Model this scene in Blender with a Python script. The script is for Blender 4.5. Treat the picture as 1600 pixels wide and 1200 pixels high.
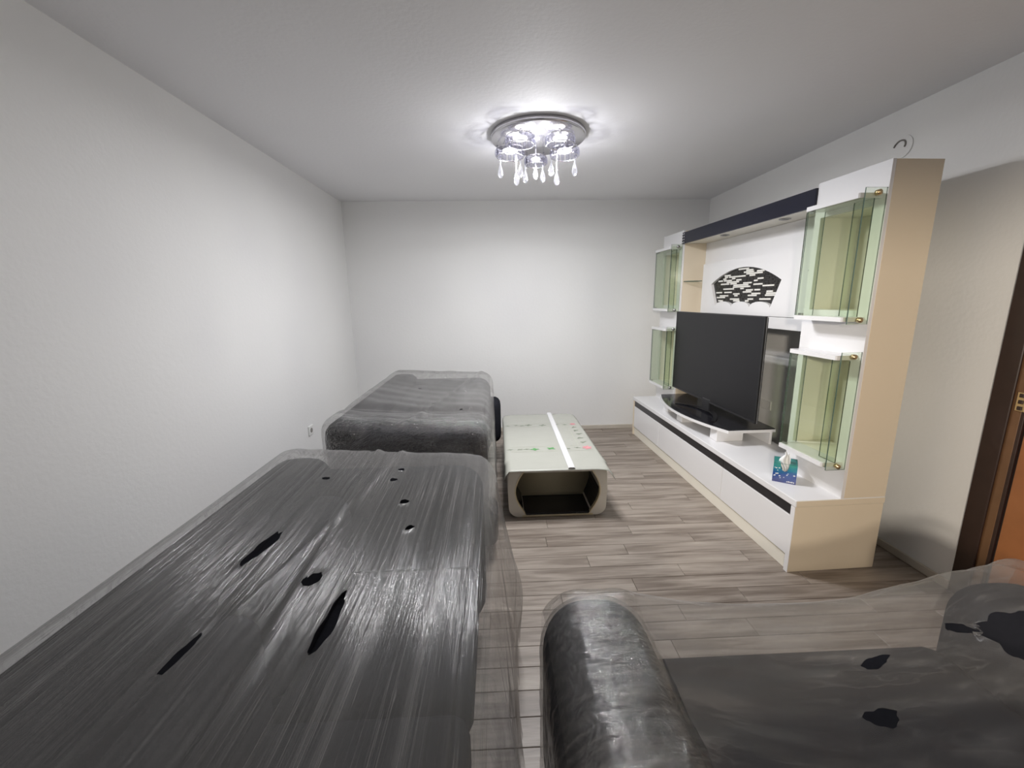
import bpy, bmesh, math, random
from mathutils import Vector, Matrix, noise
from mathutils.geometry import tessellate_polygon

for o in list(bpy.data.objects):
    bpy.data.objects.remove(o)
S = bpy.context.scene
COL = S.collection
PI = math.pi
rnd = random.Random(7)

# ------------------------------------------------------------------ camera
cam_d = bpy.data.cameras.new('camera')
cam_d.sensor_width = 36.0
cam_d.lens = 646.552 * 36.0 / 1600.0
cam_d.clip_start = 0.02
cam = bpy.data.objects.new('camera', cam_d)
COL.objects.link(cam)
PIT, YAW, ROL, CAM_H = 0.2017, 0.0357, -0.0158, 1.5826
cp, sp, cy, sy = math.cos(PIT), math.sin(PIT), math.cos(YAW), math.sin(YAW)
fw = Vector((sy * cp, cy * cp, -sp))
rt = Vector((cy, -sy, 0))
up = rt.cross(fw)
r2 = rt * math.cos(ROL) + up * math.sin(ROL)
u2 = -rt * math.sin(ROL) + up * math.cos(ROL)
M = Matrix.Identity(4)
for i in range(3):
    M[i][0], M[i][1], M[i][2] = r2[i], u2[i], -fw[i]
    M[i][3] = (0, 0, CAM_H)[i]
cam.matrix_world = M
S.camera = cam

# ------------------------------------------------------------------ world, exposure
W = bpy.data.worlds.new('world')
S.world = W
W.use_nodes = True
W.node_tree.nodes['Background'].inputs[0].default_value = (0.86, 0.88, 0.95, 1)
W.node_tree.nodes['Background'].inputs[1].default_value = 0.12
S.view_settings.view_transform = 'Standard'
S.view_settings.look = 'None'
S.view_settings.gamma = 1.0
S.view_settings.use_curve_mapping = False
S.view_settings.exposure = 0.45
LAMP_WATTS = 2.1
DOWN_WATTS = 8.5
HALL_WATTS = 430.0

# room size, fitted from the photograph
XL, XR, YB, YF, H = -1.652, 2.428, 4.86, -0.75, 2.65
LAMP = (0.305, 3.0, H)

# ------------------------------------------------------------------ helpers
def mesh_obj(name, bm, mat, parent=None, smooth=False, mats=None, loc=None, angle=None):
    me = bpy.data.meshes.new(name)
    bmesh.ops.recalc_face_normals(bm, faces=bm.faces)
    bm.to_mesh(me)
    bm.free()
    for m in (mats or [mat]):
        me.materials.append(m)
    if smooth:
        for p in me.polygons:
            p.use_smooth = True
    o = bpy.data.objects.new(name, me)
    COL.objects.link(o)
    if parent:
        o.parent = parent
    if loc:
        o.location = loc
    return o

def empty(name, loc=(0, 0, 0), rz=0.0, parent=None):
    o = bpy.data.objects.new(name, None)
    o.empty_display_size = 0.1
    COL.objects.link(o)
    o.location = loc
    o.rotation_euler = (0, 0, rz)
    if parent:
        o.parent = parent
    return o

def tag(o, label, cat, group=None):
    o['label'] = label
    o['category'] = cat
    if group:
        o['group'] = group
    return o

def struct(o):
    o['kind'] = 'structure'
    return o

def box(bm, x0, x1, y0, y1, z0, z1, bevel=0.0, seg=1):
    b = bm if bevel == 0 else bmesh.new()
    vs = [b.verts.new((x, y, z)) for z in (z0, z1) for y in (y0, y1) for x in (x0, x1)]
    for f in ((0, 2, 3, 1), (4, 5, 7, 6), (0, 1, 5, 4), (2, 6, 7, 3), (0, 4, 6, 2), (1, 3, 7, 5)):
        b.faces.new([vs[i] for i in f])
    if bevel:
        bmesh.ops.bevel(b, geom=b.edges[:], offset=bevel, segments=seg, affect='EDGES', profile=0.5)
        me = bpy.data.meshes.new('t')
        b.to_mesh(me)
        b.free()
        bm.from_mesh(me)
        bpy.data.meshes.remove(me)
    return bm

def boxo(name, dims, mat, parent=None, bevel=0.003, seg=1):
    bm = bmesh.new()
    box(bm, *dims, bevel=bevel, seg=seg)
    return mesh_obj(name, bm, mat, parent)

def lathe(bm, prof, n=24, cx=0, cy=0, cz=0):
    rings = []
    for r, z in prof:
        if r < 1e-6:
            rings.append([bm.verts.new((cx, cy, cz + z))])
        else:
            rings.append([bm.verts.new((cx + r * math.cos(2 * PI * k / n), cy + r * math.sin(2 * PI * k / n), cz + z)) for k in range(n)])
    for a, b in zip(rings[:-1], rings[1:]):
        for k in range(n):
            if len(a) == 1 and len(b) == 1:
                continue
            if len(a) == 1:
                bm.faces.new((a[0], b[k], b[(k + 1) % n]))
            elif len(b) == 1:
                bm.faces.new((a[k], b[0], a[(k + 1) % n]))
            else:
                bm.faces.new((a[k], b[k], b[(k + 1) % n], a[(k + 1) % n]))
    return bm

def cyl(bm, p, q, r, n=12):
    p, q = Vector(p), Vector(q)
    d = (q - p).normalized()
    a = d.orthogonal().normalized()
    b = d.cross(a)
    r0 = [bm.verts.new(p + (a * math.cos(2 * PI * k / n) + b * math.sin(2 * PI * k / n)) * r) for k in range(n)]
    r1 = [bm.verts.new(q + (a * math.cos(2 * PI * k / n) + b * math.sin(2 * PI * k / n)) * r) for k in range(n)]
    for k in range(n):
        bm.faces.new((r0[k], r0[(k + 1) % n], r1[(k + 1) % n], r1[k]))
    bm.faces.new(r0[::-1])
    bm.faces.new(r1)
    return bm

def plate(bm, outer, holes, place, t0, t1):
    """plate with openings; place((a,b),t) gives the 3-D point"""
    loops = [outer] + holes
    flat = [q for l in loops for q in l]
    tris = tessellate_polygon([[Vector((a, b, 0)) for a, b in l] for l in loops])
    f = [bm.verts.new(place(q, t0)) for q in flat]
    k = [bm.verts.new(place(q, t1)) for q in flat]
    for t in tris:
        try:
            bm.faces.new([f[i] for i in t])
            bm.faces.new([k[i] for i in reversed(t)])
        except ValueError:
            pass
    s = 0
    for l in loops:
        n = len(l)
        for i in range(n):
            j = (i + 1) % n
            bm.faces.new((f[s + i], f[s + j], k[s + j], k[s + i]))
        s += n
    return bm

def rbox(bm, x0, x1, y0, y1, z0, z1, r, step, floor_open=False, deform=None, drop=None, matf=None, steps=None):
    """a box whose edges are rounded, as a lattice of quads; open below when floor_open"""
    sx, sy_, sz = steps or (step, step, step)
    nx, ny, nz = [max(2, int(round(d / s))) for d, s in ((x1 - x0, sx), (y1 - y0, sy_), (z1 - z0, sz))]
    V = {}
    nrm = {}
    def vert(i, j, k):
        key = (i, j, k)
        if key in V:
            return V[key]
        p = Vector((x0 + (x1 - x0) * i / nx, y0 + (y1 - y0) * j / ny, z0 + (z1 - z0) * k / nz))
        q = Vector((min(max(p.x, x0 + r), x1 - r), min(max(p.y, y0 + r), y1 - r),
                    min(max(p.z, z0 if floor_open else z0 + r), z1 - r)))
        d = p - q
        n = d.normalized() if d.length > 1e-9 else Vector((0, 0, -1))
        if d.length > 1e-9:
            p = q + n * r
        if deform:
            p = deform(p, n)
        v = bm.verts.new(p)
        V[key] = v
        nrm[v] = n
        return v
    def quad(a, b, c, d):
        vs = [vert(*a), vert(*b), vert(*c), vert(*d)]
        ce = (vs[0].co + vs[1].co + vs[2].co + vs[3].co) / 4
        n = (nrm[vs[0]] + nrm[vs[2]]).normalized()
        if drop and drop(ce, n):
            return
        f = bm.faces.new(vs)
        f.smooth = True
        if matf:
            f.material_index = matf(ce, n)
    for i in range(nx):
        for j in range(ny):
            quad((i, j, nz), (i + 1, j, nz), (i + 1, j + 1, nz), (i, j + 1, nz))
            if not floor_open:
                quad((i, j, 0), (i, j + 1, 0), (i + 1, j + 1, 0), (i + 1, j, 0))
    for i in range(nx):
        for k in range(nz):
            quad((i, 0, k), (i + 1, 0, k), (i + 1, 0, k + 1), (i, 0, k + 1))
            quad((i, ny, k), (i, ny, k + 1), (i + 1, ny, k + 1), (i + 1, ny, k))
    for j in range(ny):
        for k in range(nz):
            quad((0, j, k), (0, j, k + 1), (0, j + 1, k + 1), (0, j + 1, k))
            quad((nx, j, k), (nx, j + 1, k), (nx, j + 1, k + 1), (nx, j, k + 1))
    if drop:
        loose = [v for v in bm.verts if not v.link_faces]
        bmesh.ops.delete(bm, geom=loose, context='VERTS')
    return bm

# ------------------------------------------------------------------ materials
def nt(name):
    m = bpy.data.materials.new(name)
    m.use_nodes = True
    t = m.node_tree
    return m, t, t.nodes['Principled BSDF']

def mat(name, col, rough=0.5, metal=0.0, spec=0.5, noise_amt=0.0, nscale=20, bump=0.0, bscale=60, coat=0.0):
    m, t, p = nt(name)
    p.inputs['Base Color'].default_value = (*col, 1)
    p.inputs['Roughness'].default_value = rough
    p.inputs['Metallic'].default_value = metal
    p.inputs['Specular IOR Level'].default_value = spec
    p.inputs['Coat Weight'].default_value = coat
    tc = t.nodes.new('ShaderNodeTexCoord')
    if noise_amt:
        n = t.nodes.new('ShaderNodeTexNoise')
        n.inputs['Scale'].default_value = nscale
        n.inputs['Detail'].default_value = 4
        t.links.new(tc.outputs['Object'], n.inputs['Vector'])
        r = t.nodes.new('ShaderNodeValToRGB')
        r.color_ramp.elements[0].color = (*[c * (1 - noise_amt) for c in col], 1)
        r.color_ramp.elements[1].color = (*[min(1, c * (1 + noise_amt)) for c in col], 1)
        t.links.new(n.outputs['Fac'], r.inputs[0])
        t.links.new(r.outputs[0], p.inputs['Base Color'])
    if bump:
        n = t.nodes.new('ShaderNodeTexNoise')
        n.inputs['Scale'].default_value = bscale
        n.inputs['Detail'].default_value = 5
        t.links.new(tc.outputs['Object'], n.inputs['Vector'])
        b = t.nodes.new('ShaderNodeBump')
        b.inputs['Strength'].default_value = bump
        b.inputs['Distance'].default_value = 0.01
        t.links.new(n.outputs['Fac'], b.inputs['Height'])
        t.links.new(b.outputs[0], p.inputs['Normal'])
    return m

def emit(name, col, s):
    m, t, p = nt(name)
    p.inputs['Base Color'].default_value = (*col, 1)
    p.inputs['Emission Color'].default_value = (*col, 1)
    p.inputs['Emission Strength'].default_value = s
    return m

def schlick(t, f0, f1, normal):
    """reflection factor that is the same from either side of a thin sheet"""
    lw = t.nodes.new('ShaderNodeLayerWeight')
    lw.inputs['Blend'].default_value = 0.5
    if normal:
        t.links.new(normal, lw.inputs['Normal'])
    pw = t.nodes.new('ShaderNodeMath')
    pw.operation = 'POWER'
    pw.inputs[1].default_value = 4.0
    t.links.new(lw.outputs['Facing'], pw.inputs[0])
    mr = t.nodes.new('ShaderNodeMapRange')
    mr.inputs[3].default_value, mr.inputs[4].default_value = f0, f1
    t.links.new(pw.outputs[0], mr.inputs[0])
    return mr.outputs[0]

def glass(name, col, gloss=0.10, milk=0.0):
    m, t, p = nt(name)
    t.nodes.remove(p)
    out = t.nodes['Material Output']
    tr = t.nodes.new('ShaderNodeBsdfTransparent')
    tr.inputs[0].default_value = (*col, 1)
    gl = t.nodes.new('ShaderNodeBsdfGlossy')
    gl.inputs['Roughness'].default_value = 0.03
    mx = t.nodes.new('ShaderNodeMixShader')
    t.links.new(schlick(t, 0.03, 0.75, None), mx.inputs[0])
    t.links.new(tr.outputs[0], mx.inputs[1])
    t.links.new(gl.outputs[0], mx.inputs[2])
    last = mx
    if milk:
        df = t.nodes.new('ShaderNodeBsdfTranslucent')
        df.inputs[0].default_value = (1, 1, 1, 1)
        m2 = t.nodes.new('ShaderNodeMixShader')
        m2.inputs[0].default_value = milk
        t.links.new(mx.outputs[0], m2.inputs[1])
        t.links.new(df.outputs[0], m2.inputs[2])
        last = m2
    t.links.new(last.outputs[0], out.inputs[0])
    return m

def film(name, lo, hi, scale, bump=0.5, rough=0.16, gloss=1.0, rot=0.0, crinkle=0.0, col=(0.80, 0.775, 0.75), crease=0.45):
    """stretch film: mostly clear, with a milky haze that is denser along the tension lines"""
    m, t, p = nt(name)
    t.nodes.remove(p)
    L = t.links.new
    N = t.nodes.new
    out = t.nodes['Material Output']
    tc = N('ShaderNodeTexCoord')
    mp = N('ShaderNodeMapping')
    mp.inputs['Scale'].default_value = scale
    mp.inputs['Rotation'].default_value = (0, 0, rot)
    L(tc.outputs['Object'], mp.inputs[0])
    n1 = N('ShaderNodeTexNoise')
    n1.inputs['Scale'].default_value = 1.0
    n1.inputs['Detail'].default_value = 6
    n1.inputs['Roughness'].default_value = 0.62
    L(mp.outputs[0], n1.inputs['Vector'])
    n2 = N('ShaderNodeTexNoise')          # broad clear and cloudy patches
    n2.inputs['Scale'].default_value = 2.2
    n2.inputs['Detail'].default_value = 3
    L(tc.outputs['Object'], n2.inputs['Vector'])
    r1 = N('ShaderNodeMapRange')
    r1.inputs[1].default_value, r1.inputs[2].default_value = 0.46, 0.74
    L(n1.outputs['Fac'], r1.inputs[0])
    r2_ = N('ShaderNodeMapRange')
    r2_.inputs[1].default_value, r2_.inputs[2].default_value = 0.3, 0.7
    r2_.inputs[3].default_value, r2_.inputs[4].default_value = 0.25, 1.0
    L(n2.outputs['Fac'], r2_.inputs[0])
    mu = N('ShaderNodeMath')
    mu.operation = 'MULTIPLY'
    L(r1.outputs[0], mu.inputs[0])
    L(r2_.outputs[0], mu.inputs[1])
    mp4 = N('ShaderNodeMapping')
    mp4.inputs['Scale'].default_value = [c * 1.7 for c in scale]
    mp4.inputs['Rotation'].default_value = (0, 0, rot)
    L(tc.outputs['Object'], mp4.inputs[0])
    n4 = N('ShaderNodeTexNoise')
    n4.inputs['Scale'].default_value = 1.0
    n4.inputs['Detail'].default_value = 2.5
    n4.inputs['Distortion'].default_value = 0.3
    L(mp4.outputs[0], n4.inputs['Vector'])
    sb = N('ShaderNodeMath')
    sb.operation = 'SUBTRACT'
    sb.inputs[1].default_value = 0.5
    L(n4.outputs['Fac'], sb.inputs[0])
    ab = N('ShaderNodeMath')
    ab.operation = 'ABSOLUTE'
    L(sb.outputs[0], ab.inputs[0])
    rg = N('ShaderNodeMapRange')            # thin creases where the noise crosses its mean
    rg.inputs[1].default_value, rg.inputs[2].default_value = 0.0, 0.022
    rg.inputs[3].default_value, rg.inputs[4].default_value = 1.0, 0.0
    L(ab.outputs[0], rg.inputs[0])
    rm = N('ShaderNodeMath')
    rm.operation = 'MULTIPLY'
    L(rg.outputs[0], rm.inputs[0])
    L(r2_.outputs[0], rm.inputs[1])
    rs_ = N('ShaderNodeMath')
    rs_.operation = 'MULTIPLY_ADD'
    rs_.inputs[1].default_value = crease
    L(rm.outputs[0], rs_.inputs[0])
    L(mu.outputs[0], rs_.inputs[2])
    mu = rs_
    hz = N('ShaderNodeMapRange')
    hz.clamp = False
    hz.inputs[3].default_value, hz.inputs[4].default_value = lo, hi
    L(mu.outputs[0], hz.inputs[0])
    bp = N('ShaderNodeBump')
    bp.inputs['Strength'].default_value = bump
    bp.inputs['Distance'].default_value = 0.012
    hsrc = n1.outputs['Fac']
    if crinkle:
        n3 = N('ShaderNodeTexNoise')
        n3.inputs['Scale'].default_value = crinkle
        n3.inputs['Detail'].default_value = 4
        n3.inputs['Distortion'].default_value = 1.2
        L(tc.outputs['Object'], n3.inputs['Vector'])
        ad = N('ShaderNodeMath')
        L(n1.outputs['Fac'], ad.inputs[0])
        L(n3.outputs['Fac'], ad.inputs[1])
        hsrc = ad.outputs[0]
    L(hsrc, bp.inputs['Height'])
    tr = N('ShaderNodeBsdfTransparent')
    tr.inputs[0].default_value = (0.96, 0.96, 0.96, 1)
    df = N('ShaderNodeBsdfDiffuse')
    df.inputs[0].default_value = (*col, 1)
    tl = N('ShaderNodeBsdfTranslucent')
    tl.inputs[0].default_value = (*col, 1)
    dm = N('ShaderNodeMixShader')
    dm.inputs[0].default_value = 0.3
    L(df.outputs[0], dm.inputs[1])
    L(tl.outputs[0], dm.inputs[2])
    m1 = N('ShaderNodeMixShader')
    L(hz.outputs[0], m1.inputs[0])
    L(tr.outputs[0], m1.inputs[1])
    L(dm.outputs[0], m1.inputs[2])
    gl = N('ShaderNodeBsdfGlossy')
    gl.inputs['Roughness'].default_value = rough
    L(bp.outputs[0], gl.inputs['Normal'])
    m2 = N('ShaderNodeMixShader')
    L(schlick(t, 0.04 * gloss, 0.6 * gloss, bp.outputs[0]), m2.inputs[0])
    L(m1.outputs[0], m2.inputs[1])
    L(gl.outputs[0], m2.inputs[2])
    L(m2.outputs[0], out.inputs[0])
    return m

def wood_floor():
    m, t, p = nt('whitewashed_laminate')
    L, N = t.links.new, t.nodes.new
    tc = N('ShaderNodeTexCoord')
    oi = N('ShaderNodeObjectInfo')
    ofs = N('ShaderNodeVectorMath')
    ofs.operation = 'ADD'
    cx = N('ShaderNodeCombineXYZ')
    mul = N('ShaderNodeMath')
    mul.operation = 'MULTIPLY'
    mul.inputs[1].default_value = 37.0
    L(oi.outputs['Random'], mul.inputs[0])
    L(mul.outputs[0], cx.inputs[0])
    L(mul.outputs[0], cx.inputs[2])
    L(tc.outputs['Object'], ofs.inputs[0])
    L(cx.outputs[0], ofs.inputs[1])
    def nz(scale, detail, rough=0.6, dist=0.0):
        mp = N('ShaderNodeMapping')
        mp.inputs['Scale'].default_value = scale
        L(ofs.outputs[0], mp.inputs[0])
        n = N('ShaderNodeTexNoise')
        n.inputs['Scale'].default_value = 1.0
        n.inputs['Detail'].default_value = detail
        n.inputs['Roughness'].default_value = rough
        n.inputs['Distortion'].default_value = dist
        L(mp.outputs[0], n.inputs['Vector'])
        return n
    n1 = nz((1.9, 22, 1), 4, 0.55, 0.5)
    n2 = nz((6, 130, 1), 3)
    mx = N('ShaderNodeMath')
    mx.operation = 'MULTIPLY_ADD'
    mx.inputs[1].default_value = 0.25
    L(n2.outputs['Fac'], mx.inputs[0])
    L(n1.outputs['Fac'], mx.inputs[2])
    rd = N('ShaderNodeMath')
    rd.operation = 'MULTIPLY_ADD'
    rd.inputs[1].default_value = 0.13
    rd.inputs[2].default_value = -0.065
    L(oi.outputs['Random'], rd.inputs[0])
    ad = N('ShaderNodeMath')
    L(mx.outputs[0], ad.inputs[0])
    L(rd.outputs[0], ad.inputs[1])
    cr = N('ShaderNodeValToRGB')
    e = cr.color_ramp.elements
    e[0].position, e[0].color = 0.38, (0.15, 0.120, 0.097, 1)
    e[1].position, e[1].color = 0.92, (0.40, 0.352, 0.302, 1)
    x = cr.color_ramp.elements.new(0.55)
    x.color = (0.208, 0.173, 0.144, 1)
    x = cr.color_ramp.elements.new(0.66)
    x.color = (0.282, 0.242, 0.206, 1)
    L(ad.outputs[0], cr.inputs[0])
    L(cr.outputs[0], p.inputs['Base Color'])
    p.inputs['Roughness'].default_value = 0.42
    p.inputs['Specular IOR Level'].default_value = 0.35
    b = N('ShaderNodeBump')
    b.inputs['Strength'].default_value = 0.08
    b.inputs['Distance'].default_value = 0.004
    L(n2.outputs['Fac'], b.inputs['Height'])
    L(b.outputs[0], p.inputs['Normal'])
    return m

def plaster(name, col):
    return mat(name, col, rough=0.65, spec=0.25, noise_amt=0.018, nscale=1.6, bump=0.10, bscale=45)

def fabric(name, col):
    return mat(name, col, rough=1.0, spec=0.02, noise_amt=0.10, nscale=70, bump=0.0)

MW = plaster('wall_paint', (0.83, 0.83, 0.82))
MC = plaster('ceiling_paint', (0.87, 0.87, 0.89))
M_floor = wood_floor()
M_under = mat('dark_underlay', (0.10, 0.085, 0.07), 0.9)
M_skirt = mat('pale_skirting', (0.56, 0.515, 0.45), 0.5, noise_amt=0.1, nscale=8)
M_white = mat('white_gloss_lacquer', (0.76, 0.76, 0.77), 0.16, spec=0.5, noise_amt=0.01, nscale=3)
M_cream = mat('cream_laminate', (0.73, 0.64, 0.50), 0.38, spec=0.4, noise_amt=0.03, nscale=2.0)
M_ivory = mat('ivory_carcass', (0.80, 0.77, 0.68), 0.4, noise_amt=0.02, nscale=3)
M_black = mat('black_gloss', (0.012, 0.012, 0.016), 0.12, spec=0.5, noise_amt=0.3, nscale=8)
M_navy = mat('navy_black_gloss', (0.010, 0.011, 0.024), 0.22, spec=0.4, noise_amt=0.2, nscale=6)
M_strip = mat('black_woodgrain_strip', (0.016, 0.015, 0.018), 0.3, noise_amt=0.5, nscale=30)
M_joint = mat('grey_joint', (0.25, 0.24, 0.22), 0.7)  # even grey shared by the bench carcass, socket wells and cable
M_glass = glass('green_tinted_glass', (0.925, 0.955, 0.90))
M_gedge = mat('glass_edge_green', (0.07, 0.11, 0.085), 0.15, noise_amt=0.2, nscale=30)
M_brass = mat('brushed_brass', (0.80, 0.62, 0.36), 0.28, metal=1.0, noise_amt=0.1, nscale=90)
M_steel = mat('dull_steel', (0.42, 0.42, 0.42), 0.35, metal=1.0, noise_amt=0.1, nscale=90)
M_silver = mat('silver_rhinestone', (0.9, 0.9, 0.92), 0.1, metal=1.0, noise_amt=0.05, nscale=90)
M_screen = mat('tv_screen', (0.008, 0.008, 0.010), 0.33, spec=0.3, noise_amt=0.15, nscale=2)
M_bezel = mat('tv_bezel', (0.012, 0.012, 0.014), 0.3, noise_amt=0.1, nscale=30)
M_tsilv = mat('tv_edge_silver', (0.45, 0.45, 0.46), 0.3, metal=0.8, noise_amt=0.05, nscale=40)
M_tile = mat('pearl_tile', (0.78, 0.77, 0.73), 0.2, noise_amt=0.15, nscale=60)
M_dtile = mat('black_mosaic', (0.02, 0.018, 0.017), 0.25, noise_amt=0.5, nscale=120)
M_plastic = mat('white_plastic', (0.80, 0.80, 0.78), 0.35, noise_amt=0.02, nscale=20)
M_sofa = fabric('charcoal_upholstery', (0.019, 0.0195, 0.024))
M_sofad = fabric('black_lining', (0.006, 0.006, 0.007))
M_tabcream = mat('cream_table_lacquer', (0.74, 0.71, 0.64), 0.35, noise_amt=0.03, nscale=6)
M_tabin = mat('beige_table_lining', (0.62, 0.56, 0.40), 0.4, noise_amt=0.06, nscale=5)
M_gold = mat('pale_gold_trim', (0.70, 0.62, 0.43), 0.35, metal=0.6, noise_amt=0.08, nscale=60)
M_cloth = mat('cream_oilcloth', (0.40, 0.405, 0.36), 0.4, noise_amt=0.03, nscale=7, bump=0.15, bscale=9)
M_leaf = mat('leaf_print', (0.10, 0.30, 0.10), 0.5, noise_amt=0.3, nscale=40)
M_dleaf = mat('grey_leaf_print', (0.22, 0.25, 0.19), 0.5, noise_amt=0.3, nscale=40)
M_rose = mat('rose_print', (0.62, 0.26, 0.28), 0.5, noise_amt=0.35, nscale=60)
M_line = mat('line_print', (0.45, 0.47, 0.38), 0.5, noise_amt=0.1, nscale=20)
M_dfr = mat('dark_brown_door_frame', (0.030, 0.014, 0.010), 0.45, noise_amt=0.3, nscale=14)
M_dmid = mat('brown_door_stop', (0.15, 0.075, 0.035), 0.4, noise_amt=0.2, nscale=14)
M_door = mat('orange_brown_door_veneer', (0.28, 0.105, 0.036), 0.38, noise_amt=0.22, nscale=9)
M_teal = mat('teal_card', (0.03, 0.22, 0.20), 0.4, noise_amt=0.25, nscale=25)
M_card = mat('white_card', (0.78, 0.80, 0.80), 0.5, noise_amt=0.03, nscale=25)
M_tissue = mat('white_tissue', (0.85, 0.86, 0.86), 0.9, noise_amt=0.03, nscale=25, bump=0.2, bscale=50)
M_cryst = glass('crystal', (0.84, 0.84, 0.89), milk=0.015)
M_chrome = mat('polished_chrome', (0.86, 0.85, 0.88), 0.13, metal=1.0, noise_amt=0.02, nscale=20)
M_plate = mat('mirror_white_plate', (0.66, 0.65, 0.69), 0.2, metal=0.9, noise_amt=0.02, nscale=20)
M_led = emit('led_light', (1.0, 0.985, 0.97), 3.0)

# ------------------------------------------------------------------ room shell
def wallbox(name, dims, m):
    bm = bmesh.new()
    box(bm, *dims)
    return struct(mesh_obj(name, bm, m))

wallbox('wall_left', (XL - 0.12, XL, YF - 0.12, YB + 0.12, -0.06, H + 0.1), MW)
wallbox('wall_back', (XL, XR, YB, YB + 0.12, -0.06, H + 0.1), MW)
bm = bmesh.new()
plate(bm, [(XL, -0.06), (XR, -0.06), (XR, H + 0.1), (XL, H + 0.1)], [[(-0.45, 0.0), (-0.45, 2.05), (0.95, 2.05), (0.95, 0.0)]],
      lambda q, t: (q[0], t, q[1]), YF - 0.12, YF)
struct(mesh_obj('wall_front', bm, MW))
DY0, DY1, DZ = 0.98, 1.885, 2.10          # door opening with its frame
bm = bmesh.new()
plate(bm, [(YF - 0.12, -0.06), (YB + 0.12, -0.06), (YB + 0.12, H + 0.1), (YF - 0.12, H + 0.1)],
      [[(DY0, 0.0), (DY0, DZ), (DY1, DZ), (DY1, 0.0)]], lambda q, t: (t, q[0], q[1]), XR, XR + 0.12)
struct(mesh_obj('wall_right', bm, MW))
wallbox('ceiling', (XL, XR, YF, YB, H, H + 0.1), MC)

# floor: a sub-floor with every laminate strip as a part
fl = wallbox('floor', (XL, XR, YF, YB, -0.06, -0.009), M_under)
PW, PLn, GAP = 0.111, 0.98, 0.0015
bm = bmesh.new()
def plank_mesh(L):
    bm = bmesh.new()
    b = 0.0018
    lo = [bm.verts.new((x, y, -0.009)) for x, y in ((0, 0), (L, 0), (L, PW - GAP), (0, PW - GAP))]
    mi = [bm.verts.new((x, y, -b)) for x, y in ((0, 0), (L, 0), (L, PW - GAP), (0, PW - GAP))]
    hi = [bm.verts.new((x, y, 0)) for x, y in ((b, b), (L - b, b), (L - b, PW - GAP - b), (b, PW - GAP - b))]
    for a, c in ((lo, mi), (mi, hi)):
        for k in range(4):
            bm.faces.new((a[k], a[(k + 1) % 4], c[(k + 1) % 4], c[k]))
    bm.faces.new(hi)
    me = bpy.data.meshes.new('plank')
    bm.to_mesh(me)
    bm.free()
    me.materials.append(M_floor)
    return me
full = plank_mesh(PLn - GAP)
row = 0
y = YB - PW
rr = random.Random(3)
offs = [0.0, 0.42, 0.71, 0.2, 0.55, 0.9, 0.33]
while y > YF - PW:
    o0 = XL - offs[row % 7] * PLn - rr.uniform(0, 0.1)
    x = o0
    while x < XR:
        a, b = max(x, XL + 0.001), min(x + PLn - GAP, XR - 0.001)
        if b - a > 0.03:
            me = full if (a == x and b == x + PLn - GAP) else plank_mesh(b - a)
            o = bpy.data.objects.new('plank', me)
            COL.objects.link(o)
            o.parent = fl
            o.location = (a, max(y, YF) if y > YF else y, 0)
        x += PLn
    y -= PW
    row += 1

def skirting(name, dims):
    bm = bmesh.new()
    box(bm, *dims, bevel=0.006, seg=2)
    return struct(mesh_obj(name, bm, M_skirt))
skirting('baseboard_back', (XL + 0.014, XR - 0.014, YB - 0.014, YB, 0.0, 0.052))
skirting('baseboard_left', (XL, XL + 0.014, YF, YB, 0.0, 0.052))
skirting('baseboard_right', (XR - 0.014, XR, DY1 + 0.002, YB, 0.0, 0.052))

# door in the right wall, seen edge-on at the frame
d = struct(empty('door_1', (XR, 0, 0)))
boxo('casing', (-0.012, 0.0, DY1 - 0.085, DY1 + 0.002, 0.0, DZ + 0.01), M_dfr, d, 0.003)
boxo('casing', (-0.012, 0.0, DY0 - 0.002, DY0 + 0.085, 0.0, DZ + 0.01), M_dfr, d, 0.003)
boxo('casing', (-0.012, 0.0, DY0 + 0.085, DY1 - 0.085, DZ - 0.075, DZ + 0.01), M_dfr, d, 0.003)
boxo('frame', (0.0, 0.11, DY1 - 0.122, DY1 - 0.003, 0.0, DZ - 0.003), M_dmid, d, 0.003)
boxo('frame', (0.0, 0.11, DY0 + 0.003, DY0 + 0.122, 0.0, DZ - 0.003), M_dmid, d, 0.003)
boxo('frame', (0.0, 0.11, DY0 + 0.122, DY1 - 0.122, DZ - 0.122, DZ - 0.003), M_dmid, d, 0.003)
boxo('door_stop', (0.002, 0.018, DY1 - 0.134, DY1 - 0.118, 0.0, DZ - 0.12), M_dfr, d, 0.002)
leaf = boxo('door_leaf', (0.012, 0.055, DY0 + 0.124, DY1 - 0.140, 0.006, DZ - 0.124), M_door, d, 0.002)
hg = boxo('hinge', (-0.008, 0.013, DY1 - 0.136, DY1 - 0.098, 1.035, 1.125), M_brass, d, 0.002)
for zz in (1.05, 1.08, 1.11):
    boxo('hinge_knuckle', (-0.013, -0.006, DY1 - 0.126, DY1 - 0.108, zz - 0.009, zz + 0.009), M_dfr, hg, 0.002)
bm = bmesh.new()
cyl(bm, (-0.04, DY0 + 0.19, 1.03), (0.012, DY0 + 0.19, 1.03), 0.012)
cyl(bm, (-0.04, DY0 + 0.19, 1.03), (-0.04, DY0 + 0.31, 1.03), 0.009)
mesh_obj('door_handle', bm, M_brass, d, True)

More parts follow.
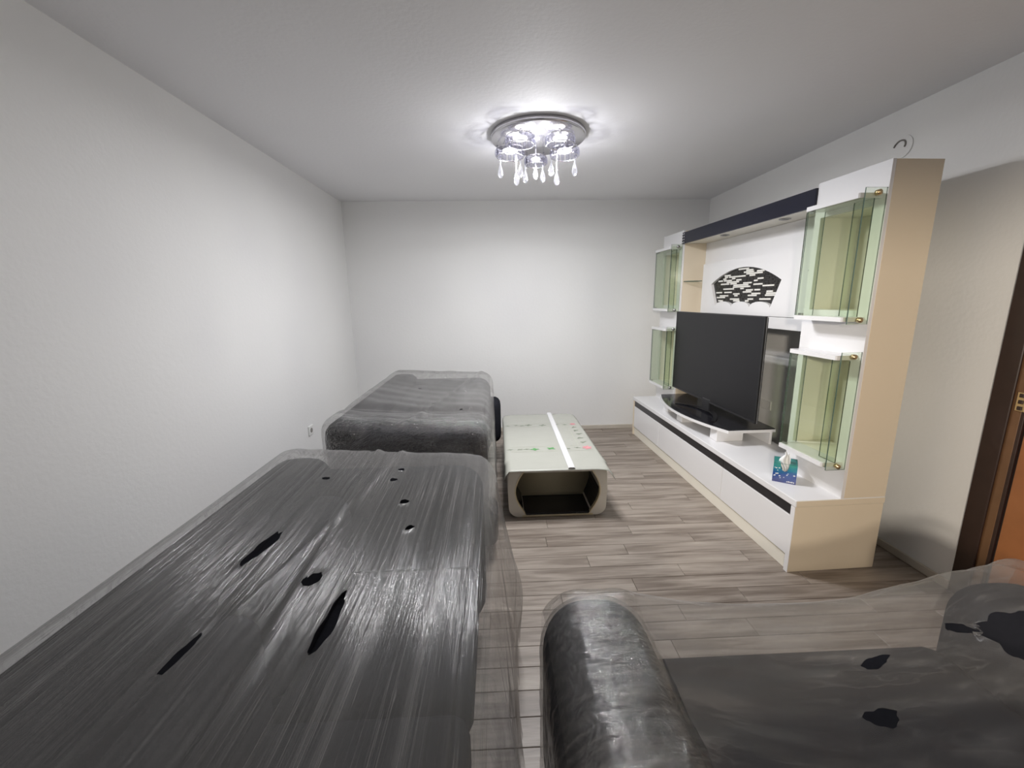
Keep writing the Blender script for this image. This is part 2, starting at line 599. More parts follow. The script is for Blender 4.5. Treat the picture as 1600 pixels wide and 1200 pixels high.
# sockets
def socket(x, y, z, s, n, name, label, rows):
    e = tag(empty(name, (x, y, z)), label, 'outlet')
    boxo('cover_plate', (min(0, s * 0.011), max(0, s * 0.011), -0.042 * n, 0.042 * n, -0.042, 0.042), M_plastic, e, 0.003)
    for k in range(n):
        cyy = (k - (n - 1) / 2) * 0.078
        bm = bmesh.new()
        cyl(bm, (s * 0.0105, cyy, 0), (s * 0.0125, cyy, 0), 0.021, 20)
        w = mesh_obj('socket_well', bm, M_joint if rows else M_plastic, e)
    return e
socket(XL, 3.545, 0.485, 1, 1, 'wall_socket', 'small white socket low on the left wall beside the far sofa', True)
socket(XR, 3.555, 0.617, -1, 2, 'wall_socket', 'white double socket on the wall behind the television', False)
e = tag(empty('junction_cover', (XR, 2.585, 2.43)), 'round wall-coloured junction cover above the near display tower', 'cover')
bm = bmesh.new()
cyl(bm, (-0.006, 0, 0), (0, 0, 0), 0.062, 28)
mesh_obj('cover_disc', bm, MW, e)
bm = bmesh.new()
for k in range(10):
    a0, a1 = 0.2 + k * 0.32, 0.2 + (k + 1) * 0.32
    rr0, rr1 = 0.052 - k * 0.0035, 0.052 - (k + 1) * 0.0035
    cyl(bm, (-0.010, rr0 * math.cos(a0), rr0 * math.sin(a0)), (-0.010, rr1 * math.cos(a1), rr1 * math.sin(a1)), 0.004, 8)
mesh_obj('cable', bm, M_joint, e, True)

# ------------------------------------------------------------------ wall unit; local x = depth towards the wall, y = along the wall away from the camera
UX, UY, UR = 1.6605, 2.0794, 0.0305
def unit(name):
    return empty(name, (UX, UY, 0), UR)
DEP, LEN, BZ, TU, TZ, TW, TB = 0.529, 2.56, 0.451, 0.262, 2.218, 0.4485, 2.112

ub = tag(unit('media_bench'), 'long low white media bench with black strip under its top, below the television', 'cabinet')
boxo('plinth', (0.012, DEP, 0.03, LEN - 0.03, 0.0, 0.088), M_ivory, ub, 0.002)
boxo('side_panel', (0.0, DEP, 0.0, 0.03, 0.0, BZ - 0.042), M_cream, ub, 0.002)
bm = bmesh.new()
box(bm, -0.003, 0.0, 0.0, 0.03, 0.0, BZ - 0.042)
mesh_obj('edge_band', bm, M_white, ub)
boxo('side_panel', (0.0, DEP, LEN - 0.03, LEN, 0.0, BZ - 0.042), M_cream, ub, 0.002)
boxo('carcass', (0.022, DEP, 0.031, LEN - 0.031, 0.088, BZ - 0.042), M_joint, ub, 0.0)
boxo('top_slab', (-0.004, DEP, -0.003, LEN + 0.003, BZ - 0.040, BZ), M_white, ub, 0.004, 2)
bm = bmesh.new()
box(bm, 0.002, DEP - 0.002, -0.0042, -0.003, BZ - 0.037, BZ - 0.004)
mesh_obj('end_band', bm, M_cream, ub)
for a, b in ((0.034, 0.718), (0.722, 1.838), (1.842, LEN - 0.034)):
    boxo('drawer_front', (0.002, 0.021, a, b, 0.098, 0.343), M_white, ub, 0.002)
for a, b in ((0.034, 0.7185), (0.7215, LEN - 0.034)):
    boxo('black_strip', (0.006, 0.021, a, b, 0.346, BZ - 0.043), M_strip, ub, 0.001)

def pane(name, dims, parent):
    """glass pane: clear faces, dark green cut edges"""
    bm = bmesh.new()
    box(bm, *dims)
    d3 = (dims[1] - dims[0], dims[3] - dims[2], dims[5] - dims[4])
    thin = d3.index(min(d3))
    bm.normal_update()
    for f in bm.faces:
        f.material_index = 0 if abs(f.normal[thin]) > 0.9 else 1
    return mesh_obj(name, bm, None, parent, mats=[M_glass, M_gedge])

def tower(v0, near, label, brass):
    e = tag(unit('display_tower'), label, 'cabinet', None)
    t = v0
    bm = bmesh.new()
    N1, N2 = (0.655, 1.235), (1.495, 2.02)
    hole = lambda a, b: [(t + 0.075, a), (t + 0.075, b), (t + 0.405, b), (t + 0.405, a)]
    plate(bm, [(t, BZ), (t + TW, BZ), (t + TW, TZ), (t, TZ)], [hole(*N1), hole(*N2)], lambda q, s: (s, q[0], q[1]), TU, TU + 0.018)
    mesh_obj('front_panel', bm, M_white, e)
    boxo('side_panel', (TU + 0.019, DEP, t, t + 0.018, BZ, TZ - 0.001), M_cream, e, 0.001)
    boxo('side_panel', (TU + 0.019, DEP, t + TW - 0.018, t + TW, BZ, TZ - 0.001), M_ivory, e, 0.001)
    boxo('top_panel', (TU + 0.019, DEP, t + 0.019, t + TW - 0.019, TZ - 0.02, TZ - 0.002), M_cream, e, 0.001)
    for k, (a, b) in enumerate((N1, N2)):
        bm = bmesh.new()
        x0, x1, y0, y1 = TU + 0.018, DEP - 0.03, t + 0.075, t + 0.405
        P = [[(x, yy, z) for x in (x0, x1)] for yy, z in ((y0, a), (y1, a), (y1, b), (y0, b))]
        vs = [[bm.verts.new(q) for q in r] for r in P]
        for i in range(4):
            j = (i + 1) % 4
            bm.faces.new((vs[i][0], vs[j][0], vs[j][1], vs[i][1]))
        bm.faces.new([vs[i][1] for i in range(4)])
        mesh_obj('niche', bm, M_ivory, e)
    for lo, hi in ((0.635, 1.262), (1.440, 2.070)):
        for zz, th in ((lo, 0.024), (hi - 0.024, 0.024)):
            bm = bmesh.new()
            pts = [(TU, t + 0.372), (TU, t + 0.028), (0.146, t + 0.028), (0.140, t + 0.034), (0.140, t + 0.366), (0.146, t + 0.372)]
            plate(bm, pts, [], lambda q, s: (q[0], q[1], s), zz, zz + th)
            mesh_obj('shelf_cap', bm, M_white, e)
        pane('glass_pane', (0.150, 0.156, t + 0.012, t + 0.376, lo + 0.004, hi - 0.026), e)
        pane('glass_side', (0.150, TU, t + 0.004, t + 0.010, lo - 0.012, hi + 0.020), e)
        pane('glass_side', (0.160, TU, t + 0.372, t + 0.378, lo - 0.002, hi - 0.020), e)
        pane('inner_pane', (0.205, 0.211, t + 0.014, t + 0.125, lo + 0.026, hi - 0.028), e)
        for zz in (lo + 0.010, hi - 0.004):
            bm = bmesh.new()
            cyl(bm, (0.215, t - 0.006, zz), (0.215, t + 0.012, zz), 0.0135, 18)
            cyl(bm, (0.215, t - 0.009, zz), (0.215, t - 0.006, zz), 0.010, 18)
            mesh_obj('knob', bm, brass, e, True)
        boxo('pane_clip', (0.157, 0.172, t + 0.332, t + 0.362, lo + 0.024, lo + 0.036), M_steel, e, 0.002)
        boxo('pane_clip', (0.157, 0.172, t + 0.332, t + 0.362, hi - 0.038, hi - 0.026), M_steel, e, 0.002)
    return e

tower(0.0, True, 'near white display tower with cream side and two projecting glass cases, closest to the door', M_brass)
tower(TB, False, 'far white display tower with two projecting glass cases, in the back corner', M_steel)

def fan_outline(k=1.0):
    c = 1.365
    pts = []
    n = 20
    for i in range(n + 1):
        a = -1 + 2 * i / n
        pts.append((c - 0.468 * a, 1.692 + 0.122 * (1 - a * a)))
    bl, br = c - 0.375, c + 0.375
    w = (br - bl) / 3
    for s in range(3):
        for i in range(9):
            if s and i == 0:
                continue
            a = PI * i / 8
            pts.append((bl + w * s + w / 2 - w / 2 * math.cos(a), 1.490 + 0.046 * math.sin(a)))
    return pts

br = tag(unit('bridge_shelf'), 'white bridge between the two towers with navy fascia and fan-shaped mosaic panel', 'shelf')
B0, B1 = TW + 0.001, TB - 0.001
boxo('canopy', (0.266, DEP, B0, B1, 2.095, 2.190), M_ivory, br, 0.002)
fas = boxo('fascia', (0.248, 0.265, B0, B1, 2.088, 2.195), M_navy, br, 0.001)
for k in range(8):
    vy = B1 - 0.014 - 0.028 * (k % 2)
    vz = 2.102 + 0.026 * (k // 2)
    boxo('rhinestone', (0.244, 0.249, vy - 0.006, vy + 0.006, vz - 0.006, vz + 0.006), M_silver, fas, 0.002)
for vy in (0.84, 1.562):
    bm = bmesh.new()
    lathe(bm, [(0.0, 0.002), (0.026, 0.002), (0.027, -0.004), (0.036, -0.004), (0.037, 0.0)], 24, 0.36, vy, 2.093)
    mesh_obj('downlight', bm, M_steel, br, True)
boxo('back_panel', (0.500, 0.515, B0, B1, 1.335, 2.094), M_white, br, 0.001)
outer = [(B0 + 0.02, 1.428), (1.995, 1.428), (1.995, 1.885), (B0 + 0.02, 1.885)]
bm = bmesh.new()
plate(bm, outer, [fan_outline()], lambda q, s: (s, q[0], q[1]), 0.425, 0.450)
mesh_obj('front_panel', bm, M_white, br)
boxo('spacer', (0.462, 0.499, B0 + 0.03, 1.98, 1.43, 1.88), M_white, br, 0.0)
boxo('lower_panel', (0.428, 0.499, B0 + 0.02, 1.995, 1.338, 1.424), M_white, br, 0.002)
ins = boxo('mosaic_inlay', (0.4502, 0.4612, 0.87, 1.86, 1.47, 1.84), M_dtile, br, 0.0)
fo = fan_outline()
def inside(a, b):
    c = False
    j = len(fo) - 1
    for i in range(len(fo)):
        if (fo[i][1] > b) != (fo[j][1] > b) and a < (fo[j][0] - fo[i][0]) * (b - fo[i][1]) / (fo[j][1] - fo[i][1]) + fo[i][0]:
            c = not c
        j = i
    return c
tm = {}
def tile_mesh(w):
    if w not in tm:
        bm = bmesh.new()
        box(bm, 0, 0.006, -w / 2, w / 2, -0.0062, 0.0062, bevel=0.0015)
        me = bpy.data.meshes.new('tile')
        bm.to_mesh(me)
        bm.free()
        tm[w] = me
    return tm[w]
tr_ = random.Random(11)
z = 1.497
while z < 1.81:
    v = 0.88 + tr_.uniform(0, 0.03)
    while v < 1.85:
        light = tr_.random() < 0.27
        opts = [0.045, 0.07, 0.09, 0.11, 0.13] if light else [0.03, 0.045, 0.07]
        tr_.shuffle(opts)
        done = False
        for w in opts:
            if all(inside(v + f * w, z + g * 0.007) for f in (0, 0.25, 0.5, 0.75, 1) for g in (-1, 1)):
                key = ('L' if light else 'D', w)
                if key not in tm:
                    m2 = tile_mesh(w).copy()
                    m2.materials.append(M_tile if light else M_dtile)
                    tm[key] = m2
                o = bpy.data.objects.new('tile', tm[key])
                COL.objects.link(o)
                o.parent = ins
                o.location = (0.443 if light else 0.4455, v + w / 2, z)
                v += w + (0.004 if tr_.random() < 0.7 else 0.018)
                done = True
                break
        if not done:
            v += 0.012
    z += 0.0145
# quarter-round glass shelves on the inner tower sides
for v0, sgn in ((B1, -1), (B0, 1)):
    for zz in (1.320, 1.728):
        bm = bmesh.new()
        pts = [(0.30, v0), (0.424, v0)] + [(0.424 - 0.124 * math.sin(a) , v0 + sgn * 0.14 * math.cos(a)) for a in [PI / 2 * i / 8 for i in range(8)]]
        pts = [(0.29, v0), (0.422, v0), (0.422, v0 + sgn * 0.112)] + [(0.422 - 0.132 * math.sin(a), v0 + sgn * (0.01 + 0.102 * math.cos(a))) for a in [PI / 2 * i / 8 for i in range(1, 8)]]
        if sgn < 0:
            pass
        plate(bm, pts, [], lambda q, s: (q[0], q[1], s), zz, zz + 0.007)
        bm.normal_update()
        for f in bm.faces:
            f.material_index = 0 if abs(f.normal.z) > 0.9 else 1
        mesh_obj('glass_shelf', bm, None, br, mats=[M_glass, M_gedge])
cb = boxo('folded_leaflet', (0.44, 0.50, 1.50, 1.72, 1.8855, 1.8905), M_plastic, None, 0.001)
cb.location = (UX, UY, 0)
cb.rotation_euler = (0, 0, UR)
tag(cb, 'thin white packing piece lying on top edge of the mosaic panel', 'packaging')

# television riser
rs = tag(unit('tv_riser'), 'low white riser with bow-fronted black glass top, standing on the media bench', 'stand')
R0, R1 = 0.865, 2.100
def riser(inset, x1):
    pts = [(x1, R1 - inset), (x1, R0 + inset)]
    n = 24
    for i in range(n + 1):
        a = -1 + 2 * i / n
        pts.append((0.115 + inset - 0.135 * (1 - a * a), R0 + inset + (R1 - R0 - 2 * inset) * i / n))
    return pts
bm = bmesh.new()
plate(bm, riser(0.0, 0.49), [], lambda q, s: (q[0], q[1], s), 0.553, 0.574)
mesh_obj('riser_shelf', bm, M_white, rs)
bm = bmesh.new()
plate(bm, riser(0.006, 0.488), [], lambda q, s: (q[0], q[1], s), 0.574, 0.581)
mesh_obj('black_glass_top', bm, M_black, rs)
for v0 in (0.975, 1.86):
    boxo('leg', (0.09, 0.31, v0, v0 + 0.10, BZ, 0.553), M_white, rs, 0.004)
boxo('leg', (0.06, 0.31, 1.50, 1.60, BZ, 0.553), M_white, rs, 0.004)
boxo('back_rail', (0.455, 0.475, R0 + 0.01, R1 - 0.01, BZ, 0.553), M_white, rs, 0.002)
bm = bmesh.new()
cyl(bm, (0.0595, 1.55, 0.515), (0.0575, 1.55, 0.515), 0.010, 16)
mesh_obj('cable_hole', bm, M_black, rs)

# television
tv = tag(unit('television'), 'large black flat screen television standing on the bow-fronted riser', 'television')
TF = 0.215
T0, T1, TZ0, TZ1 = 0.722, 2.050, 0.672, 1.440
boxo('screen', (TF, TF + 0.004, T0 + 0.008, T1 - 0.008, TZ0 + 0.014, TZ1 - 0.008), M_screen, tv, 0.0)
bm = bmesh.new()
plate(bm, [(T0, TZ0), (T1, TZ0), (T1, TZ1), (T0, TZ1)],
      [[(T0 + 0.008, TZ0 + 0.014), (T0 + 0.008, TZ1 - 0.008), (T1 - 0.008, TZ1 - 0.008), (T1 - 0.008, TZ0 + 0.014)]],
      lambda q, s: (s, q[0], q[1]), TF - 0.002, TF + 0.012)
mesh_obj('bezel', bm, M_bezel, tv)
boxo('edge_trim', (TF + 0.012, TF + 0.017, T0 - 0.001, T1 + 0.001, TZ0 - 0.001, TZ1 + 0.001), M_tsilv, tv, 0.001)
boxo('back_shell', (TF + 0.017, TF + 0.030, T0 + 0.006, T1 - 0.006, TZ0 + 0.006, TZ1 - 0.006), M_bezel, tv, 0.004)
boxo('rear_housing', (TF + 0.030, TF + 0.075, T0 + 0.14, T1 - 0.14, TZ0 + 0.02, TZ1 - 0.28), M_bezel, tv, 0.012, 2)
boxo('badge', (TF - 0.003, TF - 0.001, 1.370, 1.410, TZ0 + 0.003, TZ0 + 0.010), M_tsilv, tv, 0.0)
bm = bmesh.new()
box(bm, TF - 0.005, TF + 0.05, 1.33, 1.45, 0.592, TZ0 + 0.03, bevel=0.006)
mesh_obj('neck', bm, M_bezel, tv)
for s in (-1, 1):
    bm = bmesh.new()
    prev = None
    for i in range(9):
        a = i / 8
        ctr = Vector((TF + 0.02 - 0.13 * a * a, 1.39 + s * (0.05 + 0.26 * a), 0.598 - 0.014 * a))
        q = [bm.verts.new(ctr + Vector(d)) for d in ((-0.02, 0, -0.003), (0.02, 0, -0.003), (0.02, 0, 0.005), (-0.02, 0, 0.005))]
        if prev:
            for k in range(4):
                bm.faces.new((prev[k], prev[(k + 1) % 4], q[(k + 1) % 4], q[k]))
        else:
            bm.faces.new(q)
        prev = q
    bm.faces.new(prev[::-1])
    mesh_obj('foot', bm, M_bezel, tv)

# tissue box
def tissue_card():
    m, t, p = nt('blue_teal_print')
    L, N = t.links.new, t.nodes.new
    tc = N('ShaderNodeTexCoord')
    sep = N('ShaderNodeSeparateXYZ')
    L(tc.outputs['Object'], sep.inputs[0])
    n = N('ShaderNodeTexNoise')
    n.inputs['Scale'].default_value = 22
    L(tc.outputs['Object'], n.inputs['Vector'])
    a = N('ShaderNodeMath')
    a.operation = 'MULTIPLY_ADD'
    a.inputs[1].default_value = 0.05
    L(n.outputs['Fac'], a.inputs[0])
    L(sep.outputs['Z'], a.inputs[2])
    mr = N('ShaderNodeMapRange')
    mr.inputs[1].default_value, mr.inputs[2].default_value = 0.03, 0.15
    L(a.outputs[0], mr.inputs[0])
    cr = N('ShaderNodeValToRGB')
    e = cr.color_ramp.elements
    e[0].color = (0.010, 0.025, 0.16, 1)
    e[1].color = (0.06, 0.33, 0.28, 1)
    x = e.new(0.4)
    x.color = (0.012, 0.07, 0.30, 1)
    x = e.new(0.65)
    x.color = (0.02, 0.22, 0.33, 1)
    L(mr.outputs[0], cr.inputs[0])
    L(cr.outputs[0], p.inputs['Base Color'])
    p.inputs['Roughness'].default_value = 0.35
    return m
M_print = tissue_card()
# local face runs from (0.041,0.261) to (0.139,0.187) in unit coordinates
ca, sa = math.cos(UR), math.sin(UR)
def uw(u, v):
    return (UX + u * ca - v * sa, UY + u * sa + v * ca)
pA, pB = Vector(uw(0.041, 0.261)), Vector(uw(0.139, 0.187))
ang = math.atan2(pB.y - pA.y, pB.x - pA.x)
tb = tag(empty('tissue_box', (pA.x, pA.y, BZ), ang), 'blue and teal cube tissue box with a white tissue pulled up, on the media bench', 'tissue box')
sz = (pB - pA).length
hh = 0.122
bm = bmesh.new()
notch = [(0.036, hh), (0.044, hh - 0.038), (0.056, hh - 0.050), (0.070, hh - 0.048), (0.078, hh - 0.030), (0.082, hh)]
front = [(0, 0), (sz, 0), (sz, hh)] + notch[::-1] + [(0, hh)]
plate(bm, front, [], lambda q, s: (q[0], s, q[1]), 0.0, 0.0015)
mesh_obj('front_print', bm, M_print, tb)
boxo('side_print', (sz - 0.0015, sz, 0.0015, sz, 0.0, hh), M_card, tb, 0.0)
boxo('side_print', (0, 0.0015, 0.0015, sz, 0.0, hh), M_card, tb, 0.0)
boxo('back_print', (0.0015, sz - 0.0015, sz - 0.0015, sz, 0.0, hh), M_print, tb, 0.0)
boxo('base', (0.0015, sz - 0.0015, 0.0015, sz - 0.0015, 0.0, 0.0015), M_card, tb, 0.0)
bm = bmesh.new()
plate(bm, [(0.0, 0.0), (sz, 0.0), (sz, sz), (0, sz)], [[(0.036, 0.0012), (0.032, 0.06), (0.060, 0.085), (0.088, 0.06), (0.082, 0.0012)]],
      lambda q, s: (q[0], q[1], s), hh - 0.0012, hh)
mesh_obj('top_print', bm, M_teal, tb)
pr = random.Random(5)
for k in range(16):
    bx_, bz_ = pr.uniform(0.008, sz - 0.012), pr.uniform(0.022, 0.062)
    if k < 6:
        bx_, bz_ = 0.008 + pr.uniform(0, 0.03), 0.035 + pr.uniform(0, 0.06)
    bm = bmesh.new()
    lathe(bm, [(0.0, 0.0), (pr.uniform(0.003, 0.006), 0.0)], 10)
    for v in bm.verts:
        v.co = Vector((bx_ + v.co.x, -0.0006, bz_ + v.co.y * pr.uniform(0.55, 0.8)))
    mesh_obj('droplet_print', bm, M_card, tb)
for k in range(5):
    boxo('lettering', (sz - 0.048 + k * 0.0085, sz - 0.042 + k * 0.0085, -0.001, -0.0002, 0.008, 0.014 + 0.002 * (k % 2)), M_card, tb, 0.0)
bm = bmesh.new()
G = 14
vg = [[None] * (G + 1) for _ in range(G + 1)]
for i in range(G + 1):
    for j in range(G + 1):
        a, b = i / G, j / G
        wdt = 0.012 + 0.024 * math.sin(PI * min(1, b * 1.15)) * (0.5 + 0.5 * b)
        xx = 0.060 + (a - 0.5) * 2 * wdt + 0.005 * math.sin(9 * b)
        yy = 0.040 + 0.016 * math.sin(a * 9 + 3 * b) * (0.4 + b) - 0.018 * (1 - b)
        zz = hh - 0.055 + b * 0.115 + 0.012 * math.sin(a * PI * 2.2) * b
        vg[i][j] = bm.verts.new((xx, yy, zz))
for i in range(G):
    for j in range(G):
        bm.faces.new((vg[i][j], vg[i + 1][j], vg[i + 1][j + 1], vg[i][j + 1]))
mesh_obj('tissue', bm, M_tissue, tb, True)

# ------------------------------------------------------------------ coffee table
TX0, TX1, TY0, TY1, TTZ = 0.062, 0.785, 2.80, 4.19, 0.378
ct = tag(empty('coffee_table', (0, 0, 0)), 'cream barrel-shaped coffee table with open front and black base, beside the far sofa', 'table')
def table_side(s):
    """side shell: outer face nearly straight with round lower corner, inner face bowed"""
    mid = (TX0 + TX1) / 2
    hw = (TX1 - TX0) / 2
    outp = []
    for i in range(9):
        a = PI / 2 * i / 8
        outp.append((hw - 0.075 + 0.075 * math.sin(a) - (0.0), 0.004 + 0.075 - 0.075 * math.cos(a)))
    outp += [(hw + 0.004, 0.20), (hw, 0.33), (hw - 0.012, TTZ - 0.008), (hw - 0.03, TTZ)]
    inn = []
    for i in range(13):
        a = i / 12
        zz = TTZ - 0.0 - (TTZ - 0.02) * a
        inn.append((hw - 0.125 + 0.082 * math.sin(PI * a) ** 0.9 - 0.004 * a, zz))
    inn[-1] = (inn[-1][0], 0.004)
    pts = outp + inn
    return [(mid + s * a, b) for a, b in pts], [(mid + s * a, b) for a, b in inn]
for s in (-1, 1):
    pts, inn = table_side(s)
    bm = bmesh.new()
    plate(bm, pts, [], lambda q, t: (q[0], t, q[1]), TY0, TY1)
    sd = mesh_obj('side_shell', bm, M_tabcream, ct)
    bm = bmesh.new()
    prev = None
    for (a, b) in inn:
        q = [bm.verts.new((a - s * dx, TY0 - 0.004 + dy, b)) for dx, dy in ((0, 0), (0.008, 0), (0.008, 0.03), (0, 0.03))]
        if prev:
            for k in range(4):
                bm.faces.new((prev[k], prev[(k + 1) % 4], q[(k + 1) % 4], q[k]))
        prev = q
    mesh_obj('gold_trim', bm, M_gold, sd)
    bm = bmesh.new()
    low = [(a - s * 0.0015, b) for a, b in inn if 0.012 < b < 0.20]
    prev = None
    for (a, b) in low:
        q = [bm.verts.new((a - s * dx, yy, b)) for dx, yy in ((0, TY0 + 0.004), (0.003, TY0 + 0.004), (0.003, TY0 + 0.40), (0, TY0 + 0.40))]
        if prev:
            for k in range(4):
                bm.faces.new((prev[k], prev[(k + 1) % 4], q[(k + 1) % 4], q[k]))
        else:
            bm.faces.new(q)
        prev = q
    bm.faces.new(prev[::-1])
    mesh_obj('black_lining', bm, M_black, ct)
mid = (TX0 + TX1) / 2
boxo('table_top', (TX0 + 0.10, TX1 - 0.10, TY0 + 0.001, TY1, TTZ - 0.030, TTZ - 0.001), M_tabcream, ct, 0.002)
bt = boxo('black_base_board', (TX0 + 0.10, TX1 - 0.10, TY0 + 0.001, TY1, 0.006, 0.030), M_black, ct, 0.002)
boxo('front_trim', (TX0 + 0.10, TX1 - 0.10, TY0 - 0.006, TY0 + 0.001, 0.004, 0.018), M_gold, ct, 0.001)
bm = bmesh.new()
n = 14
col_ = []
for i in range(n + 1):
    a = i / n
    zz = 0.030 + (TTZ - 0.062) * a
    yy = TY0 + 0.285 + 0.10 * math.sin(PI * a * 0.5)
    w = 0.245 + 0.070 * math.sin(PI * a)
    col_.append([bm.verts.new((mid - w, yy, zz)), bm.verts.new((mid + w, yy, zz)), bm.verts.new((mid + w, yy + 0.02, zz)), bm.verts.new((mid - w, yy + 0.02, zz))])
for a, b in zip(col_[:-1], col_[1:]):
    for k in range(4):
        bm.faces.new((a[k], a[(k + 1) % 4], b[(k + 1) % 4], b[k]))
bm.faces.new(col_[0][::-1])
bm.faces.new(col_[-1])
mesh_obj('curved_partition', bm, M_tabin, ct, True)
for sx in (TX0 + 0.11, TX1 - 0.11):
    boxo('trim_screw', (sx - 0.004, sx + 0.004, TY0 - 0.007, TY0 - 0.004, TTZ - 0.012, TTZ - 0.005), M_steel, ct, 0.001)

# cloth on the table
tcn = empty('floral_tablecloth', (0, 0, TTZ))
tag(tcn, 'cream oilcloth with printed rose and leaf border, draped over the coffee table', 'tablecloth')
CX0, CX1, CY0, CY1 = 0.040, 0.800, 2.765, 4.215
def cloth_z(x, y):
    z = 0.0065 + 0.0010 * noise.noise(Vector((x * 9, y * 6, 0)))
    ex = max(0, TX0 + 0.002 - x, x - (TX1 - 0.002))
    ey = max(0, TY0 - 0.008 - y)
    z -= ex * 0.55 + ey * 0.30
    if x > 0.74 and y < 2.90:
        z -= 0.75 * max(0, x - 0.782)
    if x < 0.09 and y < 2.95:
        z -= 1.3 * max(0, 0.060 - x)
    return z
bm = bmesh.new()
nx, ny = 46, 84
gv = []
for i in range(nx + 1):
    r_ = []
    for j in range(ny + 1):
        a, b = i / nx, j / ny
        x = CX0 + (CX1 - CX0) * a
        yb = CY0
        if a > 0.85:
            yb = CY0 - 0.03 * ((a - 0.85) / 0.15) ** 2
        y = yb + (CY1 - yb) * b
        # rounded far corners
        rc = 0.10
        if b > 0.93:
            q = (b - 0.93) / 0.07
            lim = rc * (1 - math.sqrt(max(0, 1 - q * q)))
            x = CX0 + lim + (CX1 - CX0 - 2 * lim) * a
        if b < 0.25 and a > 0.9:
            x += 0.03 * (a - 0.9) / 0.1 * (1 - b / 0.25) ** 2
        if a < 0.1:
            x -= 0.012 * (1 - a / 0.1) * max(0, 1 - b / 0.2)
        r_.append(bm.verts.new((x, y, cloth_z(x, y))))
    gv.append(r_)
for i in range(nx):
    for j in range(ny):
        bm.faces.new((gv[i][j], gv[i + 1][j], gv[i + 1][j + 1], gv[i][j + 1]))
co = mesh_obj('cloth_sheet', bm, M_cloth, tcn, True)
md = co.modifiers.new('thick', 'SOLIDIFY')
md.thickness = 0.0022
md.offset = -1
def blob(name, x, y, lx, ly, rot, m, seed, lobes=5):
    bm = bmesh.new()
    q = random.Random(seed)
    lx, ly = lx * 1.35, ly * 1.35
    n = 16
    ph = q.uniform(0, 6)
    c_ = bm.verts.new((x, y, cloth_z(x, y) + 0.0014))
    ring = []
    for k in range(n):
        a = 2 * PI * k / n
        r = 0.72 + 0.28 * math.sin(lobes * a + ph)
        dx, dy = lx * r * math.cos(a), ly * r * math.sin(a)
        xx, yy = x + dx * math.cos(rot) - dy * math.sin(rot), y + dx * math.sin(rot) + dy * math.cos(rot)
        ring.append(bm.verts.new((xx, yy, cloth_z(xx, yy) + 0.0014)))
    for k in range(n):
        bm.faces.new((c_, ring[k], ring[(k + 1) % n]))
    return mesh_obj(name, bm, m, tcn)
def pline(p, q, w=0.0022):
    bm = bmesh.new()
    p, q = Vector(p), Vector(q)
    d = (q - p)
    nn = Vector((-d.y, d.x)).normalized() * w
    k = 12
    pr_ = None
    for i in range(k + 1):
        c = p + d * i / k
        a = [bm.verts.new((c.x + e * nn.x, c.y + e * nn.y, cloth_z(c.x + e * nn.x, c.y + e * nn.y) + 0.0012)) for e in (-1, 1)]
        if pr_:
            bm.faces.new((pr_[0], pr_[1], a[1], a[0]))
        pr_ = a
    mesh_obj('border_line', bm, M_line, tcn)
YN, YFr, XE = 3.185, 3.835, 0.715
pline((0.05, YN - 0.05), (0.76, YN - 0.05))
pline((0.05, YN + 0.055), (0.655, YN + 0.055))
pline((0.05, YFr - 0.05), (0.655, YFr - 0.05))
pline((0.05, YFr + 0.045), (0.70, YFr + 0.045))
pline((0.66, YN + 0.055), (0.66, YFr - 0.05))
sd_ = 0
for yy, mm, k_ in ((YN, M_leaf, 0.9), (YFr, M_dleaf, 0.7)):
    for xx in (0.09, 0.17, 0.225, 0.29, 0.425, 0.56, 0.64):
        sd_ += 1
        big = xx in (0.29, 0.425)
        blob('leaf_motif', xx, yy + 0.008 * math.sin(sd_ * 3), 0.030 if big else 0.022, 0.022 if big else 0.011, 0.2 * math.sin(sd_ * 7), mm if big else M_dleaf, sd_, 4)
    blob('rose_motif', XE + 0.005, yy + 0.006, 0.036 if yy == YN else 0.026, 0.038 if yy == YN else 0.028, 0, M_rose, 50 + sd_, 6)
for k, yy in enumerate((3.32, 3.43, 3.54, 3.64, 3.74)):
    blob('leaf_motif', XE + 0.008 * math.sin(k * 4), yy, 0.026, 0.015, 0.5 + 0.3 * math.sin(k * 5), M_dleaf, 80 + k, 3)

# white batten on the table
bm = bmesh.new()
prof = [(-0.024, 0.0), (0.024, 0.0), (0.024, 0.004), (0.016, 0.009), (-0.016, 0.009), (-0.024, 0.004)]
rows_ = [[bm.verts.new((a, yy, b)) for a, b in prof] for yy in (0.0, 1.47)]
for k in range(6):
    bm.faces.new((rows_[0][k], rows_[0][(k + 1) % 6], rows_[1][(k + 1) % 6], rows_[1][k]))
bm.faces.new(rows_[0][::-1])
bm.faces.new(rows_[1])
ws = mesh_obj('white_batten', bm, M_white)
ws.location = (0.520, 2.772, TTZ + 0.0085)
ws.rotation_euler = (0, 0, -0.014)
tag(ws, 'long white batten strip lying across the floral cloth of the coffee table', 'batten')

